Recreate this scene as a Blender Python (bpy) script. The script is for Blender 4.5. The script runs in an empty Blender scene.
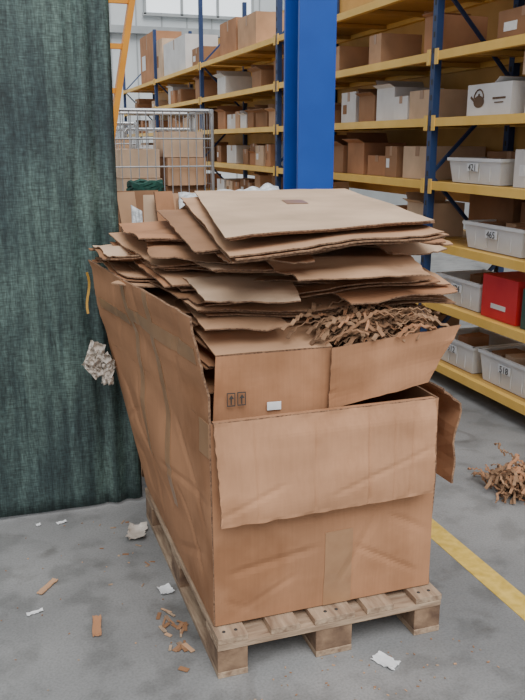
import bpy, math, random
from mathutils import Vector, Matrix, noise
R = random.Random(7)
S = bpy.context.scene

# ---------------- materials ----------------
def newmat(name, rough=0.7, metal=0.0):
    m = bpy.data.materials.new(name); m.use_nodes = True
    nt = m.node_tree; b = nt.nodes['Principled BSDF']
    b.inputs['Roughness'].default_value = rough
    b.inputs['Metallic'].default_value = metal
    return m, nt, b
def noisy(name, c1, c2, scale=6, stretch=(1,1,1), rough=0.7, metal=0.0, bump=0.0, bscale=60, detail=5, lo=0.3, hi=0.7, spec=None, streak=None):
    m, nt, b = newmat(name, rough, metal)
    tc = nt.nodes.new('ShaderNodeTexCoord'); mp = nt.nodes.new('ShaderNodeMapping')
    mp.inputs['Scale'].default_value = stretch
    n = nt.nodes.new('ShaderNodeTexNoise'); n.inputs['Scale'].default_value = scale; n.inputs['Detail'].default_value = detail
    r = nt.nodes.new('ShaderNodeValToRGB')
    r.color_ramp.elements[0].position = lo; r.color_ramp.elements[1].position = hi
    r.color_ramp.elements[0].color = (*c1, 1); r.color_ramp.elements[1].color = (*c2, 1)
    L = nt.links.new
    L(tc.outputs['Object'], mp.inputs['Vector']); L(mp.outputs[0], n.inputs['Vector'])
    L(n.outputs['Fac'], r.inputs[0]); out = r.outputs[0]
    if streak:
        mp2 = nt.nodes.new('ShaderNodeMapping'); mp2.inputs['Scale'].default_value = streak
        n3 = nt.nodes.new('ShaderNodeTexNoise'); n3.inputs['Scale'].default_value = 1; n3.inputs['Detail'].default_value = 2
        r3 = nt.nodes.new('ShaderNodeValToRGB'); r3.color_ramp.elements[0].position=.35; r3.color_ramp.elements[1].position=.6
        r3.color_ramp.elements[0].color=(.90,.89,.88,1); r3.color_ramp.elements[1].color=(1,1,1,1)
        n4 = nt.nodes.new('ShaderNodeTexNoise'); n4.inputs['Scale'].default_value=2.6; n4.inputs['Detail'].default_value=10
        r4 = nt.nodes.new('ShaderNodeValToRGB'); r4.color_ramp.elements[0].position=.34; r4.color_ramp.elements[1].position=.46
        r4.color_ramp.elements[0].color=(.70,.65,.60,1); r4.color_ramp.elements[1].color=(1,1,1,1)
        mx = nt.nodes.new('ShaderNodeMixRGB'); mx.blend_type='MULTIPLY'; mx.inputs[0].default_value=.5
        my = nt.nodes.new('ShaderNodeMixRGB'); my.blend_type='MULTIPLY'; my.inputs[0].default_value=.8
        L(tc.outputs['Object'], mp2.inputs['Vector']); L(mp2.outputs[0], n3.inputs['Vector']); L(n3.outputs['Fac'], r3.inputs[0])
        L(tc.outputs['Object'], n4.inputs['Vector']); L(n4.outputs['Fac'], r4.inputs[0])
        L(out, mx.inputs[1]); L(r3.outputs[0], mx.inputs[2]); L(mx.outputs[0], my.inputs[1]); L(r4.outputs[0], my.inputs[2]); out = my.outputs[0]
    L(out, b.inputs['Base Color'])
    if bump:
        n2 = nt.nodes.new('ShaderNodeTexNoise'); n2.inputs['Scale'].default_value = bscale
        bp = nt.nodes.new('ShaderNodeBump'); bp.inputs['Strength'].default_value = bump; bp.inputs['Distance'].default_value = 0.01
        L(mp.outputs[0], n2.inputs['Vector']); L(n2.outputs['Fac'], bp.inputs['Height']); L(bp.outputs[0], b.inputs['Normal'])
        if streak:
            bp2 = nt.nodes.new('ShaderNodeBump'); bp2.inputs['Strength'].default_value=.10; bp2.inputs['Distance'].default_value=.003
            L(n3.outputs['Fac'], bp2.inputs['Height']); L(bp.outputs[0], bp2.inputs['Normal']); L(bp2.outputs[0], b.inputs['Normal'])
    if spec is not None: b.inputs['Specular IOR Level'].default_value = spec
    return m
def sc(c, k): return tuple(min(1, x*k) for x in c)
def cardboard(name, c, streak=None, v=1.0):
    return noisy(name, sc(c, .80), sc(c, 1.12), scale=4, rough=0.85, bump=0.3, bscale=9, detail=8, spec=0.2, streak=streak)
CB = (0.44, 0.222, 0.118)
M_wall  = cardboard('cardboard_box_panel', CB, streak=(110,110,1.2))
M_flap  = cardboard('cardboard_flap_panel', (0.48,0.255,0.142), streak=(90,90,1.0))
M_box   = cardboard('cardboard_kraft', CB)
M_boxd  = cardboard('cardboard_kraft_dark', (0.28, 0.145, 0.075))
M_light = cardboard('cardboard_light', (0.53, 0.32, 0.19))
M_pale  = cardboard('cardboard_pale', (0.62, 0.44, 0.30))
M_mid   = cardboard('cardboard_mid', (0.33, 0.18, 0.10))
M_edge  = noisy('cardboard_edge', (0.10,0.05,0.03), (0.34,0.20,0.115), scale=120, rough=0.9, detail=2)
M_tape  = noisy('packing_tape', (0.33,0.18,0.095), (0.38,0.215,0.115), scale=20, rough=0.3)
M_wood  = noisy('pallet_wood', (0.22,0.14,0.09), (0.47,0.34,0.23), scale=6, stretch=(8,1.2,8), rough=0.85, bump=0.3, bscale=20)
M_woodx = noisy('pallet_wood_cross', (0.22,0.14,0.09), (0.47,0.34,0.23), scale=6, stretch=(1.2,8,8), rough=0.85, bump=0.3, bscale=20)
M_woodend = noisy('pallet_wood_block', (0.10,0.055,0.035), (0.30,0.19,0.115), scale=14, rough=0.9, bump=0.3)
M_shred = noisy('shredded_cardboard', (0.15,0.082,0.045), (0.40,0.235,0.13), scale=15, rough=0.9)
M_blue  = noisy('blue_column_paint', (0.010,0.07,0.36), (0.015,0.09,0.43), scale=3, rough=0.4)
M_rblue = noisy('rack_blue_paint', (0.012,0.035,0.11), (0.02,0.05,0.15), scale=6, rough=0.5)
M_yel   = noisy('rack_yellow_paint', (0.76,0.45,0.08), (0.86,0.53,0.12), scale=5, rough=0.5)
M_deck  = noisy('rack_deck_yellow', (0.54,0.30,0.07), (0.66,0.39,0.11), scale=4, rough=0.6)
M_line  = noisy('floor_line_paint', (0.55,0.36,0.06), (0.78,0.54,0.13), scale=25, rough=0.6)
M_white = noisy('white_plastic', (0.62,0.62,0.62), (0.74,0.74,0.73), scale=5, rough=0.45)
M_whitec= noisy('white_carton', (0.60,0.58,0.56), (0.72,0.70,0.68), scale=5, rough=0.8)
M_paper = noisy('white_paper', (0.66,0.67,0.68), (0.80,0.80,0.80), scale=30, rough=0.8)
M_kraftp= noisy('crumpled_packing_paper', (0.42,0.36,0.30), (0.66,0.60,0.53), scale=25, rough=0.85)
M_red   = noisy('red_carton', (0.55,0.015,0.02), (0.65,0.03,0.03), scale=5, rough=0.5)
M_dgreen= noisy('dark_green_carton', (0.03,0.07,0.06), (0.05,0.10,0.08), scale=5, rough=0.6)
M_black = noisy('black_ink', (0.03,0.03,0.03), (0.05,0.045,0.04), scale=5, rough=0.8)
M_ink   = noisy('brown_ink', (0.10,0.055,0.03), (0.14,0.08,0.04), scale=5, rough=0.8)
M_grey  = noisy('galvanized_steel', (0.35,0.36,0.37), (0.50,0.51,0.52), scale=9, rough=0.4, metal=0.6)
M_net   = noisy('green_netting', (0.005,0.04,0.03), (0.02,0.11,0.08), scale=60, rough=0.7)
M_orange= noisy('orange_ladder_paint', (0.75,0.28,0.015), (0.85,0.36,0.03), scale=5, rough=0.5)
M_wallp = noisy('wall_panel', (0.54,0.57,0.58), (0.62,0.65,0.66), scale=1.5, rough=0.8)
M_trim  = noisy('trim_grey', (0.30,0.32,0.33), (0.38,0.40,0.40), scale=3, rough=0.6)
M_bubble= noisy('bubble_wrap', (0.40,0.42,0.43), (0.78,0.79,0.80), scale=45, rough=0.3, bump=0.6, bscale=60)
M_strap = noisy('yellow_strap', (0.42,0.22,0.03), (0.56,0.32,0.06), scale=20, rough=0.5)

def floor_mat():
    m, nt, b = newmat('concrete_floor', 0.5)
    L = nt.links.new
    tc = nt.nodes.new('ShaderNodeTexCoord')
    def nz(s,d,dist=0): 
        n = nt.nodes.new('ShaderNodeTexNoise'); n.inputs['Scale'].default_value=s; n.inputs['Detail'].default_value=d; n.inputs['Distortion'].default_value=dist
        L(tc.outputs['Object'], n.inputs['Vector']); return n
    def rp(n,p0,c0,p1,c1):
        r = nt.nodes.new('ShaderNodeValToRGB'); e=r.color_ramp.elements
        e[0].position=p0; e[0].color=(*c0,1); e[1].position=p1; e[1].color=(*c1,1); L(n.outputs['Fac'], r.inputs[0]); return r
    def mul(x,y,f):
        k = nt.nodes.new('ShaderNodeMixRGB'); k.blend_type='MULTIPLY'; k.inputs[0].default_value=f; L(x,k.inputs[1]); L(y,k.inputs[2]); return k.outputs[0]
    n1=nz(1.6,10); n2=nz(120,4); n3=nz(6,10); n5=nz(3,12,1.5)
    r1=rp(n1,.35,(.205,.206,.205),.65,(.30,.299,.295)); r2=rp(n2,.3,(.62,.62,.62),.6,(1,1,1)); r3=rp(n3,.38,(.62,.62,.61),.50,(1,1,1)); r5=rp(n5,.30,(.6,.58,.56),.40,(1,1,1))
    o=mul(mul(mul(r1.outputs[0],r2.outputs[0],.6),r3.outputs[0],.6),r5.outputs[0],.7)
    L(o, b.inputs['Base Color'])
    bp = nt.nodes.new('ShaderNodeBump'); bp.inputs['Strength'].default_value=.06; L(n2.outputs['Fac'], bp.inputs['Height']); L(bp.outputs[0], b.inputs['Normal'])
    return m
M_floor = floor_mat()
def curtain_mat():
    m, nt, b = newmat('green_shade_net', 0.5)
    L = nt.links.new
    tc = nt.nodes.new('ShaderNodeTexCoord')
    def nz(scale, st, det=6):
        mp = nt.nodes.new('ShaderNodeMapping'); mp.inputs['Scale'].default_value = st
        n = nt.nodes.new('ShaderNodeTexNoise'); n.inputs['Scale'].default_value = scale; n.inputs['Detail'].default_value = det
        L(tc.outputs['Object'], mp.inputs['Vector']); L(mp.outputs[0], n.inputs['Vector']); return n
    def mix(x, y, f, mode):
        k = nt.nodes.new('ShaderNodeMixRGB'); k.blend_type=mode; k.inputs[0].default_value=f; L(x, k.inputs[1]); L(y, k.inputs[2]); return k.outputs[0]
    a = nz(5, (6,1,0.5), 9); c = nz(1.3, (1.4,1,.7), 6); d = nz(80,(2.2,1,.35),2); e2 = nz(80,(.35,1,2.6),2)
    r = nt.nodes.new('ShaderNodeValToRGB'); e = r.color_ramp.elements
    e[0].position=.34; e[0].color=(.025,.043,.043,1); e[1].position=.72; e[1].color=(.092,.138,.125,1)
    r2 = nt.nodes.new('ShaderNodeValToRGB'); e = r2.color_ramp.elements
    e[0].position=.36; e[0].color=(.42,.47,.53,1); e[1].position=.66; e[1].color=(1.25,1.25,1.15,1)
    L(a.outputs['Fac'], r.inputs[0]); L(c.outputs['Fac'], r2.inputs[0])
    o1 = mix(r.outputs[0], r2.outputs[0], 1, 'MULTIPLY')
    o2 = mix(o1, d.outputs['Fac'], 1, 'OVERLAY'); o3 = mix(o2, e2.outputs['Fac'], 1, 'OVERLAY')
    L(o3, b.inputs['Base Color'])
    bp = nt.nodes.new('ShaderNodeBump'); bp.inputs['Strength'].default_value=.4; bp.inputs['Distance'].default_value=.004
    L(d.outputs['Fac'], bp.inputs['Height']); L(bp.outputs[0], b.inputs['Normal'])
    return m
M_curt = curtain_mat()
def window_mat():
    m, nt, b = newmat('window_glass_daylight', 0.2)
    b.inputs['Base Color'].default_value=(.85,.9,.92,1)
    b.inputs['Emission Color'].default_value=(.9,.95,1,1); b.inputs['Emission Strength'].default_value=.8
    return m
M_win = window_mat()

# ---------------- mesh builder ----------------
class MB:
    def __init__(s): s.v=[]; s.f=[]; s.mi=[]; s.mats=[]
    def m(s, mat):
        if mat not in s.mats: s.mats.append(mat)
        return s.mats.index(mat)
    def add(s, vs, fs, mat):
        o=len(s.v); s.v += [tuple(v) for v in vs]; k=s.m(mat)
        for f in fs: s.f.append(tuple(i+o for i in f)); s.mi.append(k)
    def box(s, c, d, mat, rz=0, M=None):
        hx,hy,hz=d[0]/2,d[1]/2,d[2]/2
        vs=[Vector((x,y,z)) for x in(-hx,hx) for y in(-hy,hy) for z in(-hz,hz)]
        T = Matrix.Translation(c) @ (M if M is not None else Matrix.Rotation(rz,4,'Z'))
        vs=[T@v for v in vs]
        s.add(vs,[(0,1,3,2),(4,6,7,5),(0,4,5,1),(2,3,7,6),(0,2,6,4),(1,5,7,3)],mat)
    def bar(s, a, b, w, mat, h=None):
        a=Vector(a); b=Vector(b); h=h or w; d=b-a
        q=d.to_track_quat('Z','Y').to_matrix().to_4x4()
        s.box((a+b)/2,(w,h,d.length),mat,M=q)
    def tube(s, pts, r, mat, n=6):
        pts=[Vector(p) for p in pts]; rings=[]
        for i,p in enumerate(pts):
            t=(pts[min(i+1,len(pts)-1)]-pts[max(i-1,0)]).normalized()
            q=t.to_track_quat('Z','Y')
            rings.append([p+q@Vector((r*math.cos(2*math.pi*k/n),r*math.sin(2*math.pi*k/n),0)) for k in range(n)])
        vs=[v for g in rings for v in g]; fs=[]
        for i in range(len(pts)-1):
            for k in range(n): fs.append((i*n+k,i*n+(k+1)%n,(i+1)*n+(k+1)%n,(i+1)*n+k))
        fs.append(tuple(range(n))); fs.append(tuple((len(pts)-1)*n+k for k in range(n)))
        s.add(vs,fs,mat)
    def sheet(s, c, mat, th=.004, sag=0.0, amp=0.004, fr=2.5, seed=0, nu=12, nv=12, edge=None, fn=None, rag=0.0, sub=None, off=0.0, env=None):
        """thin bendable panel; c = 4 corners p00,p10,p11,p01; sub = patch of the same surface"""
        p00,p10,p11,p01=[Vector(x) for x in c]
        N=((p10-p00).cross(p01-p00)).normalized(); edge=edge or M_edge
        ua,ub,va,vb = sub or (0,1,0,1)
        top=[];bot=[]
        for j in range(nv+1):
            v=va+(vb-va)*j/nv
            for i in range(nu+1):
                u=ua+(ub-ua)*i/nu
                P=p00*(1-u)*(1-v)+p10*u*(1-v)+p11*u*v+p01*(1-u)*v
                dz=-sag*math.sin(math.pi*u)*math.sin(math.pi*v)
                dz+=amp*noise.noise(Vector((u*fr+seed*3.1,v*fr,seed*1.7)))*2
                if fn: dz+=fn(u,v)
                if env: dz*=env(u,v)
                dz+=off
                if rag and (j in(0,nv) or i in (0,nu)):
                    P=P+Vector((noise.noise(Vector((u*14,v*14,seed)))*rag,noise.noise(Vector((u*14,v*14,seed+9)))*rag,noise.noise(Vector((u*14,v*14,seed+19)))*rag))
                P=P+N*dz
                top.append(P+N*th/2); bot.append(P-N*th/2)
        W=nu+1; K=len(top)
        ft=[];fb=[];fe=[]
        for j in range(nv):
            for i in range(nu):
                a=j*W+i; ft.append((a,a+1,a+1+W,a+W)); fb.append((a+W+K,a+1+W+K,a+1+K,a+K))
        for i in range(nu):
            fe.append((i+K,i+1+K,i+1,i)); a=nv*W+i; fe.append((a,a+1,a+1+K,a+K))
        for j in range(nv):
            a=j*W; fe.append((a,a+W,a+W+K,a+K)); a=j*W+nu; fe.append((a+K,a+W+K,a+W,a))
        o=len(s.v); s.v+=[tuple(v) for v in top+bot]
        for fs,mt in((ft,mat),(fb,mat),(fe,edge)):
            k=s.m(mt)
            for f in fs: s.f.append(tuple(i+o for i in f)); s.mi.append(k)
    def ribbon(s, pts, w, mat, up=Vector((0,0,1))):
        pts=[Vector(p) for p in pts]; vs=[]
        for i,p in enumerate(pts):
            t=(pts[min(i+1,len(pts)-1)]-pts[max(i-1,0)]).normalized()
            sd=t.cross(up); sd = sd.normalized() if sd.length>1e-4 else Vector((1,0,0))
            vs+= [p-sd*w/2,p+sd*w/2]
        fs=[(2*i,2*i+1,2*i+3,2*i+2) for i in range(len(pts)-1)]
        s.add(vs,fs,mat)
    def obj(s, name, parent=None, smooth=False, bevel=0):
        me=bpy.data.meshes.new(name); me.from_pydata(s.v,[],s.f)
        for m in s.mats: me.materials.append(m)
        for p,k in zip(me.polygons,s.mi): p.material_index=k; p.use_smooth=smooth
        me.update(); o=bpy.data.objects.new(name,me); S.collection.objects.link(o)
        if parent: o.parent=parent
        if bevel:
            b=o.modifiers.new('bev','BEVEL'); b.width=bevel; b.segments=2; b.limit_method='ANGLE'
        return o
def empty(name, loc=(0,0,0)):
    o=bpy.data.objects.new(name,None); o.location=loc; o.empty_display_size=.1; S.collection.objects.link(o); return o
def text(txt, loc, rot, size, mat, parent, name='printed_label'):
    c=bpy.data.curves.new(name,'FONT'); c.body=txt; c.size=size; c.align_x='CENTER'; c.align_y='CENTER'; c.extrude=.0005
    c.materials.append(mat); o=bpy.data.objects.new(name,c); o.location=loc; o.rotation_euler=rot; S.collection.objects.link(o); o.parent=parent

# ---------------- room shell ----------------
b=MB(); b.box((1,8.5,-.05),(18,27,.1),M_floor); b.obj('floor')
b=MB(); b.box((1.75,7,.001),(.10,24,.002),M_line); b.obj('floor_marking_line')
b=MB(); b.box((1,19.5,4),(18,.2,8),M_wallp)
for i in range(30): b.box((-7.8+i*.6,19.385,4),(.02,.03,8),M_trim)
b.obj('wall_back')
b=MB(); b.box((9,8.5,4),(.2,22,8),M_wallp); b.obj('wall_right')
b=MB(); b.box((2,19.36,.15),(14,.06,.3),M_trim); b.obj('baseboard_back')
b=MB(); b.box((5.1,19.36,5.2),(2.6,.04,1.3),M_win)
for i in range(4): b.box((3.8+i*2.6/3,19.33,5.2),(.06,.06,1.4),M_trim)
for z in (4.5,5.2,5.9): b.box((5.1,19.33,z),(2.7,.06,.06),M_trim)
b.obj('window_1')
b=MB(); b.box((2,19.3,4.15),(14,.12,.16),M_trim); b.obj('trim_1')

# ---------------- shelving ----------------
XF,XB=2.93,3.55
LV=[.15,.575,.985,1.395,1.815,2.24,2.69]
UP=[1.86,4.93,8.0,11.07,14.14,17.4]
b=MB()
for y in UP:
    for x in (XF,XB):
        b.box((x+.0,y,1.75),(.05,.055,3.5),M_rblue)
        b.box((x,y,.01),(.11,.12,.02),M_rblue)
        if y<9:
            for k in range(34): b.box((x-.026,y,.15+k*.1),(.003,.015,.035),M_black)
    z=.2; k=0
    while z<3.3:
        a=(XF,y,z); c=(XB,y,z+.62)
        if k%2: a,c=(XF,y,z+.62),(XB,y,z)
        b.bar(a,c,.022,M_rblue); z+=.62;k+=1
for z in LV:
    for i in range(len(UP)-1):
        y0,y1=UP[i]+.03,UP[i+1]-.03; ym=(y0+y1)/2; L=y1-y0
        b.box((XF-.005,ym,z-.025),(.045,L,.055),M_yel)
        b.box((XB,ym,z-.025),(.045,L,.055),M_yel)
        b.box(((XF+XB)/2,ym,z-.008),(XB-XF-.05,L,.016),M_deck)
        for kk in range(4): b.box(((XF+XB)/2,y0+L*(kk+.5)/4,z-.035),(XB-XF-.05,.05,.03),M_deck)
        for yy in (UP[i]+.05,UP[i+1]-.05): b.box((XF-.03,yy,z-.03),(.008,.04,.10),M_yel)
for i in range(len(UP)-1):
    y0,y1=UP[i],UP[i+1]
    b.box((XB+.04,(y0+y1)/2,2.2),(.015,y1-y0-.02,2.0),M_deck)
b.obj('storage_shelving')

def carton(b,x,y,z,dx,dy,dz,mat,rz=0,open_=False,tape=True):
    T=Matrix.Translation((x,y,z))@Matrix.Rotation(rz,4,'Z')
    if not open_:
        b.box((x,y,z+dz/2),(dx,dy,dz),mat,rz)
        if tape:
            b.box(T@Vector((0,0,dz+.001)),(dx*.15 if dx<dy else dx+.002, dy+.002 if dx<dy else dy*.15,.003),M_tape,rz)
            b.box(T@Vector((-dx/2-.001,0,dz*.85)),(.003,min(.05,dy*.2),dz*.3),M_tape,rz)
            if R.random()<.45: b.box(T@Vector((-dx/2-.001,dy*.25,dz*.45)),(.003,dy*.25,dz*.3),M_paper if R.random()<.6 else M_boxd,rz)
    else:
        t=.006
        for (cx,cy,sx,sy) in((-dx/2,0,t,dy),(dx/2,0,t,dy),(0,-dy/2,dx,t),(0,dy/2,dx,t)):
            b.box(T@Vector((cx,cy,dz/2)),(sx,sy,dz),mat,rz)
        b.box(T@Vector((0,0,.01)),(dx,dy,.006),mat,rz)
        def q(p): return T@Vector(p)
        f=min(dx,dy)*.35
        b.sheet([q((-dx/2,-dy/2,dz)),q((-dx/2,dy/2,dz)),q((-dx/2-f*.5,dy/2,dz+f*.25)),q((-dx/2-f*.5,-dy/2,dz+f*.25))],mat,nu=2,nv=2,amp=0)
        b.sheet([q((-dx/2,dy/2,dz)),q((dx/2,dy/2,dz)),q((dx/2,dy/2+f*.4,dz+f*.7)),q((-dx/2,dy/2+f*.4,dz+f*.7))],mat,nu=2,nv=2,amp=0)
mats=[M_box,M_light,M_mid,M_boxd,M_pale]
b=MB()
for bi in range(1,len(UP)-1):
    for li,z in enumerate(LV):
        if li==6 and bi>=2: continue
        y=UP[bi]+.12
        dens = .92 if li in(3,4) else (.6 if li<3 else (.35 if li==5 else .55))
        while y<UP[bi+1]-.5:
            w=R.uniform(.18,.42)
            if R.random()<dens:
                h=R.uniform(.14,.31) if li!=6 else R.uniform(.2,.4)
                if li in(3,4): h=R.uniform(.10,.26)
                dx=R.uniform(.3,.5)
                mt=R.choice(mats if R.random()<.84 else [M_whitec])
                carton(b,XF+.05+dx/2+R.uniform(0,.05),y+w/2,z+.003,dx,w-.02,h,mt,R.uniform(-.12,.12)*.5,open_=R.random()<.35)
                if h<.15 and R.random()<.6: carton(b,XF+.08+dx/2,y+w/2,z+.005+h,dx*.9,w*.8,.10,R.choice(mats),R.uniform(-.1,.1))
            y+=w+R.uniform(.0,.06)
for li,z in enumerate(LV):
    y=2.0
    while y<3.1:
        w=R.uniform(.3,.45); carton(b,XF+.28,y+w/2,z+.003,.42,w-.03,R.uniform(.16,.28),R.choice(mats)); y+=w+.03
carton(b,3.22,4.1,2.243,.45,.5,.17,M_boxd); carton(b,3.22,3.6,2.243,.45,.42,.19,M_box)
carton(b,3.36,4.6,.988,.3,.5,.33,M_boxd,open_=True); carton(b,3.38,4.0,.988,.3,.6,.30,M_mid)
carton(b,3.38,4.5,1.398,.25,.5,.2,M_mid)
b.obj('shelf_cartons')

def bin_(y,z,L=.56,h=.17,lab=None,x=None,D=.38,mat=None):
    mat=mat or M_white; x=x or XF+.04+D/2
    e=empty('plastic_storage_bin',(x,y,z)); b=MB(); t=.006
    k=.90
    bot=[(-D/2*k,-L/2*k),(D/2*k,-L/2*k),(D/2*k,L/2*k),(-D/2*k,L/2*k)]
    top=[(-D/2,-L/2),(D/2,-L/2),(D/2,L/2),(-D/2,L/2)]
    for i in range(4):
        j=(i+1)%4
        b.sheet([(*bot[i],.003),(*bot[j],.003),(*top[j],h),(*top[i],h)],mat,th=t,amp=0,nu=1,nv=1,edge=mat)
    b.box((0,0,.006),(D*k,L*k,.006),mat)
    for s_ in(-1,1):
        b.box((s_*D/2,0,h-.008),(.022,L+.02,.02),mat); b.box((0,s_*L/2,h-.008),(D+.02,.022,.02),mat)
        for q in(-.3,-.1,.1,.3): b.box((s_*(D/2*.96+.002),q*L,h*.5),(.006,.006,h*.75),mat)
    b.box((-D/2-.008,0,h*.66),(.004,.12,.05),M_paper)
    for q in range(3):
        if R.random()<.8: b.box((R.uniform(-.06,.06),-L*.28+q*L*.28,h*.55),(D*.5,L*.2,h*.9+R.uniform(-.02,.04)),R.choice(mats),R.uniform(-.2,.2))
    b.obj('bin_body',e)
    if lab: text(lab,(-D/2-.012,0,h*.64),(math.pi/2,0,-math.pi/2),.06,M_black,e)
bin_(4.47,1.398,.58,.16,'421'); bin_(4.22,.988,.62,.17,'465'); bin_(3.57,.988,.56,.17,'486')
bin_(4.57,.578,.52,.19,'484'); bin_(4.58,.153,.5,.19,'512'); bin_(3.98,.153,.55,.2,'518')
bin_(7.6,1.818,.4,.14,'305')
def disc(b,cy,cz,ry,rz,mat,x=-.1915,a0=0,a1=2*math.pi,n=20):
    vs=[(x,cy,cz)]+[(x,cy+ry*math.cos(a0+(a1-a0)*i/n),cz+rz*math.sin(a0+(a1-a0)*i/n)) for i in range(n+1)]
    b.add(vs,[(0,i+1,i+2) for i in range(n)],mat)
def kettle(b,x,cy,cz,s):
    disc(b,cy,cz,.050*s,.032*s,M_ink,x); disc(b,cy,cz+.035*s,.010*s,.008*s,M_ink,x)
    b.bar((x,cy+.035*s,cz),(x,cy+.078*s,cz+.028*s),.002,M_ink,.013*s)
    pts=[(x,cy+.044*s*math.cos(a*math.pi/8),cz+.018*s+.046*s*math.sin(a*math.pi/8)) for a in range(9)]
    b.tube(pts,.0045*s,M_ink,4)
e=empty('kettle_carton',(3.16,4.36,1.818)); b=MB(); carton(b,0,0,0,.38,.46,.19,M_whitec,tape=False)
b.sheet([(-.19,-.05,.19),(.19,-.05,.19),(.19,-.1,.225),(-.19,-.1,.225)],M_whitec,nu=1,nv=1,amp=0)
kettle(b,-.1925,.10,.085,1.15); b.box((-.1915,-.11,.10),(.002,.13,.012),M_ink); b.box((-.1915,-.11,.075),(.002,.09,.007),M_ink); b.obj('carton_body',e)
e=empty('kettle_carton',(3.17,3.72,1.818)); b=MB(); carton(b,0,0,0,.38,.58,.22,M_whitec,tape=False); kettle(b,-.1925,.17,.10,1.3); b.obj('carton_body',e)
e=empty('kettle_carton',(3.2,3.86,2.041)); b=MB(); carton(b,0,0,0,.36,.5,.13,M_pale,tape=False); kettle(b,-.1825,.10,.055,1.0); b.obj('carton_body',e)
b=MB(); carton(b,3.2,3.88,1.398,.4,.42,.22,M_whitec); b.obj('white_carton')
b=MB(); carton(b,3.14,4.10,.578,.34,.36,.27,M_red,tape=False); b.box((2.967,4.10,.66),(.003,.15,.03),M_whitec); b.obj('red_carton')
b=MB(); carton(b,3.14,3.70,.578,.34,.34,.24,M_dgreen,tape=False); b.box((2.967,3.7,.69),(.003,.2,.04),M_mid); b.obj('dark_green_carton')

# ---------------- blue column (H section) ----------------
b=MB(); cx,cy=2.09,5.12; w=.255
b.box((cx,cy-w/2,4),(w,.026,8),M_blue); b.box((cx,cy+w/2,4),(w,.026,8),M_blue); b.box((cx,cy,4),(.02,w-.026,8),M_blue)
b.box((cx,cy,.012),(.40,.40,.024),M_blue)
for i in(-1,1):
    for j in(-1,1): b.tube([(cx+i*.16,cy+j*.16,.02),(cx+i*.16,cy+j*.16,.07)],.014,M_grey,6)
b.obj('blue_steel_column')

# ---------------- green curtain ----------------
E=empty('green_net_curtain',(0,3.47,0))
b=MB(); NX,NZ=170,60; X0,X1,H=-2.6,.535,4.2
vs=[];fs=[]
for j in range(NZ+1):
    v=j/NZ; z=.012+v*H
    t=max(0,min(1,(1.15-z)/.7)); xe=X1+.055*t*t*(3-2*t)
    for i in range(NX+1):
        u=i/NX; x=X0+(xe-X0)*u+.006*noise.noise(Vector((0,z*1.5,2)))*(u**8)
        y=.006*math.sin(x*13+.6*math.sin(z))+.014*noise.noise(Vector((x*2.2,z*.4,1)))+.006*noise.noise(Vector((x*9,z*1.2,3)))
        if u>.94: y+=.012*math.sin((u-.94)*210)
        zz=z+(.010*noise.noise(Vector((x*4,0,7))) +.004 if j==0 else 0)
        vs.append((x,y,max(zz,.004)))
for j in range(NZ):
    for i in range(NX): a=j*(NX+1)+i; fs.append((a,a+1,a+NX+2,a+NX+1))
b.add(vs,fs,M_curt)
o=b.obj('curtain_fabric',E,smooth=True); md=o.modifiers.new('s','SOLIDIFY'); md.thickness=.004
b=MB(); b.tube([(X0,0,4.24),(.8,0,4.24)],.025,M_grey,10); b.obj('curtain_rail',E)

# ---------------- pallet ----------------
b=MB(); PX0,PY0=.574,2.10; PW=.805
for (x,w) in((.05,.1),(.23,.1),(PW/2,.145),(PW-.23,.1),(PW-.05,.1)):
    b.box((PX0+x,PY0+.6,.133),(w,1.2,.021),M_wood,R.uniform(-.006,.006))
for y in(.0725,.6,1.1275):
    b.box((PX0+PW/2,PY0+y,.111),(PW,.145,.021),M_woodx)
    for x in(.05,PW/2,PW-.05): b.box((PX0+x,PY0+y,.061),(.1 if x!=PW/2 else .13,.14,.078),M_woodend)
for (x,w) in((.05,.1),(PW/2,.13),(PW-.05,.1)): b.box((PX0+x,PY0+.6,.011),(w,1.2,.021),M_wood)
for x in(.05,PW/2,PW-.05):
    for q in (-.02,.02): b.tube([(PX0+x+q,PY0+.035,.143),(PX0+x+q,PY0+.035,.1455)],.006,M_black,8)
b.obj('wooden_pallet',bevel=.003)

# ---------------- big cardboard box ----------------
E=empty('large_cardboard_box',(0,0,0))
def cr(u,v,lines):
    s=0
    for (a,b_,c,d,w,dp) in lines:
        L=math.hypot(c-a,d-b_); tx,ty=(c-a)/L,(d-b_)/L
        t=(u-a)*tx+(v-b_)*ty; n=abs((u-a)*-ty+(v-b_)*tx)
        if -0.03<t<L+.03: s-=dp*max(0,1-n/w)*min(1,(t+.03)/.1,(L+.03-t)/.1)
    return s
z0,z1=.149,.843
FLb=(.585,2.168,z0); FRb=(1.366,2.168,z0); BRb=(1.366,3.30,z0); BLb=(.585,3.30,z0)
FLt=(.578,2.160,z1); FRt=(1.356,2.160,z1); BRt=(1.38,3.31,z1); BLt=(.447,3.32,z1)
fw=lambda u,v: cr(u,v,[(.05,.25,.45,.33,.03,.006),(.55,.1,.75,.5,.035,.005),(.75,.45,1,.3,.03,.006),(.2,.5,.9,.46,.03,.005),(0,.14,.2,.02,.03,.005),(.62,.3,.95,.08,.025,.005),(.1,.05,.35,.2,.025,.004)])+.010*math.sin(math.pi*u)*math.sin(math.pi*v)
lw=lambda u,v: cr(u,v,[(.1,.8,.6,.3,.03,.007),(.35,1,.42,0,.02,.006),(.7,.9,.95,.45,.03,.006),(.55,.55,1,.6,.03,.005),(.0,.35,.3,.2,.03,.006),(.62,.1,.9,.3,.03,.006),(.7,.5,.9,.2,.025,.006),(.1,.55,.35,.75,.025,.005)])+.016*math.sin(math.pi*u)*math.sin(math.pi*v)
en=lambda u,v: max(0,min(1,6*v,6*(1-v),8*u+.15,8*(1-u)+.15))
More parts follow.
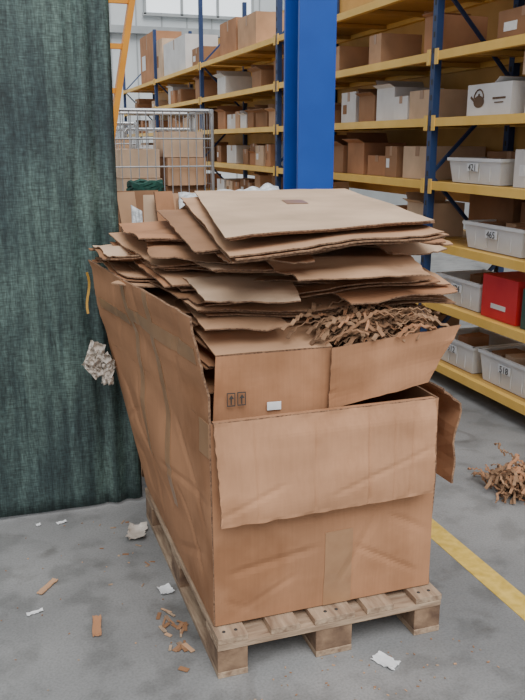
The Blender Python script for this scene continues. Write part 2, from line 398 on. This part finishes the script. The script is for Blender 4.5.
b=MB()
cF=[FLb,FRb,FRt,FLt]; cL=[BLb,FLb,FLt,BLt]
kF=dict(th=.007,amp=.004,fr=3,seed=1,fn=fw,env=en); kL=dict(th=.007,amp=.010,fr=3.5,seed=2,fn=lw,env=en)
b.sheet(cF,M_wall,nu=80,nv=70,**kF)
b.sheet(cL,M_wall,nu=100,nv=70,**kL)
b.sheet([FRb,BRb,BRt,FRt],M_wall,th=.007,amp=.006,fr=3,seed=3,nu=16,nv=14)
b.sheet([BRb,BLb,BLt,BRt],M_wall,th=.007,amp=.006,fr=3,seed=4,nu=16,nv=14)
b.sheet([FLb,FRb,BRb,BLb],M_wall,th=.006,amp=0,nu=4,nv=4)
b.obj('box_sides',E,smooth=False)
b=MB()
cP=[BLt,FLt,(.525,2.12,1.185),(.375,3.33,1.185)]
lf=lambda u,v: cr(u,v,[(.5,0,.52,1,.025,.006),(.2,0,.3,1,.025,.005),(.75,0,.9,1,.03,.006)])
kP=dict(th=.007,amp=.013,fr=2.5,seed=5,fn=lf,env=lambda u,v:min(1,2.5*v))
b.sheet(cP,M_wall,nu=60,nv=24,rag=.003,**kP)
b.obj('left_flap',E)
b=MB()
ff=lambda u,v:.012*math.sin(math.pi*v)+cr(u,v,[(.17,0,.17,1,.012,.005),(.42,0,.44,1,.012,.004),(.68,.0,.68,1,.012,.006),(.80,0,.80,1,.01,.003),(.88,0,.9,1,.012,.004),(.5,.15,1,.5,.04,.004),(.0,.1,.3,.35,.04,.004)])
b.sheet([(.592,2.102,.524),(1.318,2.098,.536),(1.338,2.145,z1+.004),(.584,2.145,z1+.004)],M_flap,th=.007,amp=.006,fr=3,seed=6,nu=90,nv=30,rag=.004,fn=ff,env=lambda u,v:min(1,5*(1-v)+.1))
b.sheet([(.584,2.145,z1+.004),(1.338,2.145,z1+.004),(1.338,2.168,z1+.002),(.584,2.168,z1+.002)],M_flap,th=.006,amp=.0,nu=12,nv=1)
b.obj('front_flap',E)
b=MB()
b.sheet([(1.392,2.185,z1+.015),(1.465,2.20,.80),(1.485,3.2,.81),(1.39,3.3,z1)],M_wall,th=.006,amp=.005,fr=4,seed=17,nu=8,nv=16)
b.sheet([(1.448,2.19,.51),(1.47,3.2,.54),(1.485,3.2,.81),(1.465,2.20,.80)],M_wall,th=.007,amp=.008,fr=4,seed=7,nu=16,nv=10,rag=.008)
b.obj('right_flap',E)
b=MB()
b.sheet([BRt,BLt,(.44,3.38,1.12),(1.38,3.38,1.12)],M_box,th=.007,amp=.008,seed=8); b.obj('back_flap',E)
b=MB()
def K(k): d=dict(k); d['th']=.0015; d['off']=.0048; d['edge']=M_tape; return d
b.sheet(cL,M_tape,sub=(.62,.66,.35,1),nu=6,nv=40,**K(kL))
b.sheet(cP,M_tape,sub=(.62,.66,0,1),nu=6,nv=20,**K(kP))
b.sheet(cP,M_tape,sub=(.40,.44,0,1),nu=6,nv=20,**K(kP))
b.sheet(cL,M_tape,sub=(.40,.44,.5,1),nu=6,nv=36,**K(kL))
b.sheet(cP,M_tape,sub=(.44,.98,.55,.70),nu=34,nv=5,**K(kP))
b.sheet(cP,M_tape,sub=(.05,.38,.45,.58),nu=24,nv=5,**K(kP))
b.sheet(cF,M_tape,sub=(.48,.61,.0,.40),nu=14,nv=28,**K(kF))
b.sheet(cL,M_tape,sub=(.93,1.0,.84,1.0),nu=8,nv=12,**K(kL))
b.obj('packing_tape',E)

# inner carton standing behind the front flap
b=MB()
i1=[(.605,2.235,.80),(.985,2.205,.80),(.990,2.205,1.035),(.625,2.26,1.022)]
i2=[(.975,2.188,.835),(1.318,2.165,.900),(1.415,2.145,1.09),(.982,2.188,1.038)]
b.sheet(i1,M_wall,th=.006,amp=.003,seed=11)
b.sheet(i2,M_wall,th=.006,amp=.004,seed=12,rag=.004)
b.sheet([(.625,2.26,1.025),(.992,2.205,1.037),(.98,2.52,1.105),(.60,2.55,1.09)],M_light,th=.006,amp=.004,seed=13)
b.box((.80,2.212,.860),(.045,.003,.026),M_paper,-.09)
for k in(0,1):
    ox=.662+k*.034
    b.box((ox,2.219,.872),(.026,.002,.003),M_black,-.1); b.box((ox,2.221,.912),(.026,.002,.003),M_black,-.1)
    b.box((ox-.012,2.221,.892),(.0025,.002,.042),M_black,-.1); b.box((ox+.012,2.219,.892),(.0025,.002,.042),M_black,-.1)
    b.box((ox,2.219,.889),(.004,.002,.026),M_black,-.1)
    b.add([(ox-.009,2.216,.895),(ox+.009,2.216,.895),(ox,2.216,.908)],[(0,1,2)],M_black)
b.obj('folded_carton')

# ---------------- flattened cardboard pile ----------------
b=MB()
SH=[
 [(.62,2.12,1.400),(1.38,2.28,1.415),(1.55,3.35,1.45),(.87,3.45,1.45),M_pale],
 [(.62,2.08,1.358),(1.37,2.20,1.383),(1.5,3.3,1.425),(.80,3.42,1.42),M_light],
 [(.58,2.32,1.335),(1.36,2.36,1.36),(1.5,3.2,1.40),(.68,3.35,1.38),M_mid],
 [(.50,2.80,1.315),(1.49,2.38,1.325),(1.55,3.2,1.36),(.52,3.38,1.33),M_box],
 [(.53,2.62,1.255),(1.50,2.50,1.295),(1.56,3.2,1.33),(.48,3.4,1.28),M_light],
 [(.64,2.34,1.268),(1.25,2.24,1.275),(1.50,3.1,1.30),(.60,3.2,1.29),M_pale],
 [(.550,2.50,1.210),(1.43,2.24,1.205),(1.50,3.1,1.26),(.50,3.35,1.255),M_light],
 [(.60,2.38,1.165),(1.36,2.24,1.225),(1.5,3.0,1.24),(.50,3.2,1.235),M_mid],
 [(.595,2.36,1.140),(1.42,2.24,1.165),(1.45,3.1,1.21),(.47,3.3,1.21),M_light],
 [(.43,2.90,1.245),(1.1,2.70,1.25),(1.2,3.34,1.26),(.405,3.36,1.25),M_pale],
 [(.45,2.80,1.195),(1.2,2.5,1.19),(1.3,3.3,1.20),(.41,3.34,1.20),M_light],
 [(.60,2.40,1.10),(1.36,2.32,1.125),(1.42,3.2,1.16),(.46,3.3,1.16),M_mid],
 [(.62,2.36,1.085),(1.1,2.34,1.09),(1.36,3.2,1.13),(.46,3.3,1.13),M_pale],
 [(.62,2.34,1.03),(1.32,2.30,1.045),(1.36,3.2,1.09),(.46,3.3,1.10),M_mid],
 [(.62,2.32,.97),(1.32,2.30,.99),(1.34,3.2,1.04),(.47,3.28,1.04),M_box],
 [(.62,2.31,.89),(1.32,2.28,.90),(1.34,3.2,.96),(.49,3.28,.96),M_boxd],
]
for i,q in enumerate(SH):
    c=[Vector(p) for p in q[:4]]
    sg=R.uniform(.0,.018); am=R.uniform(.006,.014) if i else .004
    b.sheet(c,q[4],th=.0045,sag=sg if i else 0,amp=am,fr=2.6,seed=20+i,nu=26,nv=26,rag=.004 if i else .002)
    off=Vector((R.uniform(-.02,.03),R.uniform(-.005,.04),-.0095))
    b.sheet([p+off for p in c],R.choice([M_mid,M_box,M_light,M_boxd]),th=.0045,sag=sg if i else 0,amp=am*1.1,fr=2.6,seed=20+i,nu=26,nv=26,rag=.004)
    if i in (1,4,6,8):
        off=Vector((R.uniform(.0,.05),R.uniform(.0,.03),-.019))
        b.sheet([p+off for p in c],M_mid,th=.0045,sag=sg,amp=am,fr=2.6,seed=20+i,nu=26,nv=26,rag=.004)
for (c,mt) in [
  ([(.86,2.17,1.262),(1.30,2.15,1.255),(1.32,2.34,1.30),(.82,2.36,1.29)],M_light),
  ([(.60,2.28,1.195),(.88,2.20,1.185),(.95,2.5,1.23),(.60,2.56,1.22)],M_pale),
  ([(1.05,2.20,1.17),(1.44,2.21,1.185),(1.42,2.5,1.21),(1.02,2.46,1.205)],M_box),
  ([(.60,2.28,1.105),(.86,2.24,1.10),(.90,2.6,1.14),(.60,2.6,1.14)],M_light),
  ([(1.22,2.26,1.318),(1.47,2.34,1.300),(1.5,2.7,1.345),(1.22,2.65,1.35)],M_pale),
  ([(.50,2.62,1.290),(.72,2.40,1.282),(.9,2.8,1.31),(.56,3.0,1.31)],M_mid),
  ([(.66,2.22,1.318),(.90,2.14,1.32),(1.0,2.5,1.345),(.66,2.55,1.345)],M_box)]:
    b.sheet(c,mt,th=.0045,sag=-.006,amp=.007,seed=R.random()*50,nu=12,nv=12,rag=.005)
for k in range(10):
    z=R.uniform(1.10,1.33); w=R.uniform(.5,.8); d=R.uniform(.45,.8); a=R.uniform(-.6,.6)
    cx=R.uniform(.85,1.1); cy=2.50+d/2+R.uniform(-.12,.2); T=Matrix.Translation((cx,cy,z))@Matrix.Rotation(a,4,'Z')@Matrix.Rotation(R.uniform(-.07,.07),4,'Y')@Matrix.Rotation(R.uniform(-.03,.06),4,'X')
    c=[T@Vector(p) for p in((-w/2,-d/2,0),(w/2,-d/2,0),(w/2,d/2,0),(-w/2,d/2,0))]
    b.sheet(c,R.choice([M_light,M_mid,M_box,M_pale,M_boxd]),th=.0045,sag=R.uniform(-.01,.015),amp=.011,seed=60+k,rag=.005)
c=[Vector(p) for p in SH[0][:4]]
b.sheet(c,M_tape,sub=(.44,.56,.50,.60),off=.0045,th=.001,sag=0,amp=.004,fr=2.6,seed=20,nu=4,nv=4,edge=M_tape)
b.obj('flattened_cardboard_pile')

# ---------------- shredded cardboard ----------------
def shredded(name, c, ax, n, dirv, seed, ln=.25, sp=.5, zf=None, wd=(.007,.016), ms=None):
    Q=random.Random(seed); b=MB(); ms=ms or [M_shred,M_shred,M_shred,M_mid,M_box]
    for k in range(n):
        p=Vector(c)+Vector((Q.gauss(0,ax[0]),Q.gauss(0,ax[1]),abs(Q.gauss(0,ax[2]))))
        d=(Vector(dirv)+Vector((Q.uniform(-sp,sp),Q.uniform(-sp,sp),Q.uniform(-.25,.25)))).normalized()
        L=ln*Q.uniform(.4,1.15); m=13; pts=[]; ph=Q.uniform(0,6); A=Q.uniform(.002,.005)
        sd=d.cross(Vector((0,0,1))).normalized()
        for i in range(m):
            t=i/(m-1)-.5
            q=p+d*L*t+Vector((0,0,A*(1 if i%2 else -1)))+sd*.010*math.cos(ph+i*.7)-Vector((0,0,.5*t*t*ln))
            q.z=max(q.z,zf if zf is not None else -1) ; pts.append(q)
        b.ribbon(pts,Q.uniform(*wd),Q.choice(ms),up=Vector((Q.uniform(-.7,.7),Q.uniform(-.7,.7),1)))
    o=b.obj(name); md=o.modifiers.new('s','SOLIDIFY'); md.thickness=.003
shredded('shredded_cardboard_clump',(1.17,2.27,1.08),(.085,.035,.030),260,(1,.12,.10),5,.19,.7)
shredded('shredded_cardboard_clump',(2.36,2.98,.02),(.065,.065,.055),210,(.3,1,.2),9,.17,.9,.004)
# crumpled packing paper hanging off the back-left corner
b=MB(); Q=random.Random(4)
for k,(x,y,z,w,h,a) in enumerate([(.385,3.30,.79,.07,.10,.3),(.42,3.29,.75,.08,.08,-.5),(.37,3.29,.73,.09,.05,.9),(.43,3.28,.70,.05,.09,.1)]):
    T=Matrix.Translation((x,y,z))@Matrix.Rotation(a,4,'Y')@Matrix.Rotation(Q.uniform(-.6,.6),4,'Z')
    c=[T@Vector(p) for p in((-w/2,0,-h/2),(w/2,0,-h/2),(w/2,0,h/2),(-w/2,0,h/2))]
    b.sheet(c,M_kraftp,th=.0015,amp=.018,fr=5,seed=k*3+1,nu=14,nv=14,rag=.02,edge=M_kraftp)
b.obj('crumpled_packing_paper')

b=MB(); b.ribbon([(.375+.008*math.sin(i*.7),3.36+.01*math.sin(i*.5),1.13-.022*i) for i in range(9)],.010,M_strap,up=Vector((0,1,0)))
o=b.obj('yellow_strap'); md=o.modifiers.new('s','SOLIDIFY'); md.thickness=.002

# ---------------- second box behind ----------------
E=empty('cardboard_waste_box'); b=MB()
x0,x1,y0,y1=.64,1.5,3.75,4.75
for k,c in enumerate([[(x0,y0),(x1,y0)],[(x1,y0),(x1,y1)],[(x1,y1),(x0,y1)],[(x0,y1),(x0,y0)]]):
    b.sheet([(*c[0],.0),(*c[1],.0),(*c[1],1.15),(*c[0],1.15)],M_mid,th=.007,amp=.008,seed=k*2.3)
b.sheet([(x0,y0,.9),(x1,y0,.9),(x1,y1,.95),(x0,y1,.95)],M_box,amp=.02)
b.obj('waste_box_sides',E)
b=MB()
for k,(x,y,w,h,a) in enumerate([(.70,3.95,.10,.36,.3),(.79,3.98,.10,.34,-.2),(.88,3.93,.10,.36,.2),(.98,3.97,.12,.32,-.1),(.75,4.2,.3,.35,.1),(1.05,4.1,.25,.34,.3),(1.25,4.2,.3,.30,-.3)]):
    T=Matrix.Translation((x,y,.95))@Matrix.Rotation(a,4,'Z')@Matrix.Rotation(-.25,4,'X')
    c=[T@Vector(p) for p in((-w/2,0,0),(w/2,0,0),(w/2,0,h+.12),(-w/2,0,h+.12))]
    b.sheet(c,[M_light,M_pale,M_box,M_light,M_mid,M_light,M_box][k],th=.012,amp=.004,seed=k)
b.obj('upright_cardboard_pieces',E)
b=MB()
b.sheet([(.84,3.62,1.36),(1.35,3.55,1.41),(1.45,4.0,1.43),(.95,4.1,1.39)],M_bubble,amp=.018,fr=6,nu=40,nv=30,edge=M_bubble)
b.sheet([(.645,3.74,1.06),(.69,3.73,1.08),(.70,3.80,1.34),(.65,3.82,1.37)],M_bubble,amp=.01,fr=5,nu=12,nv=12,edge=M_paper)
b.obj('bubble_wrap',E,smooth=True)
b=MB()
for k in range(9):
    r=.09; z=1.33+.013*k
    b.tube([(.86+(r+.008*math.sin(i*3+k))*math.cos(i*2*math.pi/18),4.55+(r)*math.sin(i*2*math.pi/18),z+.01*math.sin(i*1.3+k)) for i in range(19)],.012,M_net,5)
b.box((.86,4.55,1.13),(.3,.3,.38),M_mid)
b.obj('green_net_coil',E)

# ---------------- roll cages ----------------
def cage(cx,cy,w,d,h,seed):
    Q=random.Random(seed); E=empty('roll_cage_trolley',(cx,cy,0)); b=MB()
    for sx in(-1,1):
        for sy in(-1,1):
            b.tube([(sx*w/2,sy*d/2,.15),(sx*w/2,sy*d/2,h)],.014,M_grey,8)
            b.tube([(sx*w/2-.014,sy*d/2,.06),(sx*w/2+.014,sy*d/2,.06)],.06,M_black,12)
            b.box((sx*w/2,sy*d/2,.13),(.06,.06,.03),M_grey)
    b.box((0,0,.17),(w,d,.03),M_grey)
    for sy in(-1,1):
        b.tube([(-w/2,sy*d/2,h-.04)]+[(-w/2+.03,sy*d/2,h),(w/2-.03,sy*d/2,h),(w/2,sy*d/2,h-.04)],.014,M_grey,8)
        for i in range(1,12): x=-w/2+w*i/12; b.tube([(x,sy*d/2,.18),(x,sy*d/2,h)],.004,M_grey,4)
        for j in range(1,8): z=.18+(h-.18)*j/8; b.tube([(-w/2,sy*d/2,z),(w/2,sy*d/2,z)],.006,M_grey,4)
    for sx in(-1,1):
        b.tube([(sx*w/2,-d/2,h),(sx*w/2,d/2,h)],.014,M_grey,8)
        for i in range(1,9): y=-d/2+d*i/9; b.tube([(sx*w/2,y,.18),(sx*w/2,y,h)],.0035,M_grey,4)
        for j in range(1,6): z=.18+(h-.18)*j/6; b.tube([(sx*w/2,-d/2,z),(sx*w/2,d/2,z)],.005,M_grey,4)
    b.obj('cage_frame',E)
    b=MB()
    for sx in(-1,1):
        z=.19
        while z<h-.3:
            hh=Q.uniform(.14,.30)
            pool=[M_whitec,M_bubble,M_trim,M_pale,M_whitec,M_boxd] if sx<0 else [M_box,M_light,M_pale,M_boxd,M_whitec]
            carton(b,sx*w*.23+Q.uniform(-.02,.02),Q.uniform(-.04,.04),z,w*.40,d*.8,hh-.005,Q.choice(pool),Q.uniform(-.06,.06))
            z+=hh
    b.obj('cage_cartons',E)
cage(1.36,6.7,.80,.7,1.90,1); cage(1.15,8.9,.8,.7,1.85,4); cage(1.9,9.4,.8,.7,1.8,8)

b=MB(); zt=LV[6]+.003
carton(b,3.25,15.2,zt,.5,1.3,.85,M_box); carton(b,3.2,12.8,zt,.5,1.5,.50,M_whitec); carton(b,3.2,13.9,zt,.5,.5,.62,M_pale)
carton(b,3.2,9.2,zt,.45,.68,.36,M_light); carton(b,3.2,9.95,zt,.45,.7,.40,M_box); carton(b,3.2,11.5,zt,.45,.5,.25,M_mid)
b.obj('stacked_cartons')

# ladder leaning behind the curtain
b=MB()
A=Vector((.42,5.05,0)); B=Vector((1.26,5.05,4.2))
b.bar(A,B,.075,M_orange,.035); b.bar(A+Vector((-.42,0,0)),B+Vector((-.42,0,0)),.075,M_orange,.035)
for k in range(16):
    p=A.lerp(B,(k+.7)/16.5); b.bar(p,p+Vector((-.42,0,0)),.03,M_orange)
b.obj('orange_ladder')

# ---------------- floor debris ----------------
def P(name,x,y,w,l,rz,mat,h=.004,curl=.002,seed=1,rag=.006):
    b=MB(); T=Matrix.Translation((x,y,.003+h/2))@Matrix.Rotation(rz,4,'Z')
    c=[T@Vector(p) for p in((-w/2,-l/2,0),(w/2,-l/2,0),(w/2,l/2,0),(-w/2,l/2,0))]
    b.sheet(c,mat,th=h,amp=0,nu=8,nv=8,edge=mat,rag=rag,seed=seed,fn=lambda u,v:curl*(2*u-1)**2+curl*(2*v-1)**2)
    b.obj(name)
P('cardboard_scrap',.10,2.83,.024,.11,-.65,M_light); P('cardboard_scrap',.245,2.51,.030,.12,-.12,M_box)
P('paper_scrap',.043,2.67,.06,.018,.25,M_paper,.001); P('paper_scrap',1.12,2.005,.055,.085,.5,M_paper,.001,.002,4,.012)
P('paper_scrap',.20,3.36,.045,.02,.3,M_paper,.001); P('paper_scrap',.50,3.14,.08,.13,-.3,M_kraftp,.001,.012,5,.02); P('paper_scrap',.525,2.66,.05,.06,.2,M_paper,.001,.004,3)
P('paper_scrap',.10,3.37,.02,.02,.3,M_paper,.001)
Q=random.Random(3); b=MB()
for k in range(26):
    x=min(Q.gauss(.49,.025),.545); y=Q.gauss(2.36,.09)
    b.box((x,y,.003+Q.random()*.004),(Q.uniform(.006,.018),Q.uniform(.02,.055),.003),Q.choice([M_wood,M_light,M_mid,M_boxd]),Q.uniform(-.9,.9))
for k in range(14):
    b.box((min(Q.gauss(.46,.06),.55),Q.uniform(2.7,3.3),.002),(Q.uniform(.004,.010),Q.uniform(.01,.035),.002),Q.choice([M_wood,M_mid,M_boxd]),Q.uniform(0,3))
for k in range(40):
    b.box((Q.uniform(-.3,.55),Q.uniform(2.2,3.4),.002),(Q.uniform(.002,.005),Q.uniform(.003,.008),.002),Q.choice([M_wood,M_light,M_mid,M_boxd]),Q.uniform(0,3))
for k in range(60):
    b.box((Q.uniform(.62,1.5),Q.uniform(1.85,2.09),.002),(Q.uniform(.002,.006),Q.uniform(.004,.010),.002),Q.choice([M_wood,M_light,M_mid]),Q.uniform(0,3))
b.obj('floor_debris')

# ---------------- light ----------------
w=bpy.data.worlds.new('daylight'); S.world=w; w.use_nodes=True
bg=w.node_tree.nodes['Background']; bg.inputs[0].default_value=(.90,.95,1,1); bg.inputs[1].default_value=.88
s=bpy.data.lights.new('skylight_sun','SUN'); s.energy=3.3; s.angle=math.radians(45); s.color=(1,.99,.98)
o=bpy.data.objects.new('skylight_sun',s); S.collection.objects.link(o)
d=Vector((.05,.75,-1.0)); o.rotation_euler=d.to_track_quat('-Z','Y').to_euler()

# ---------------- camera ----------------
c=bpy.data.cameras.new('camera'); o=bpy.data.objects.new('camera',c); S.collection.objects.link(o)
o.location=(0,0,1.66); o.rotation_euler=(math.radians(90-14.75),0,math.radians(-19))
c.sensor_fit='VERTICAL'; c.sensor_height=24; c.lens=27.09; c.clip_start=.05; S.camera=o
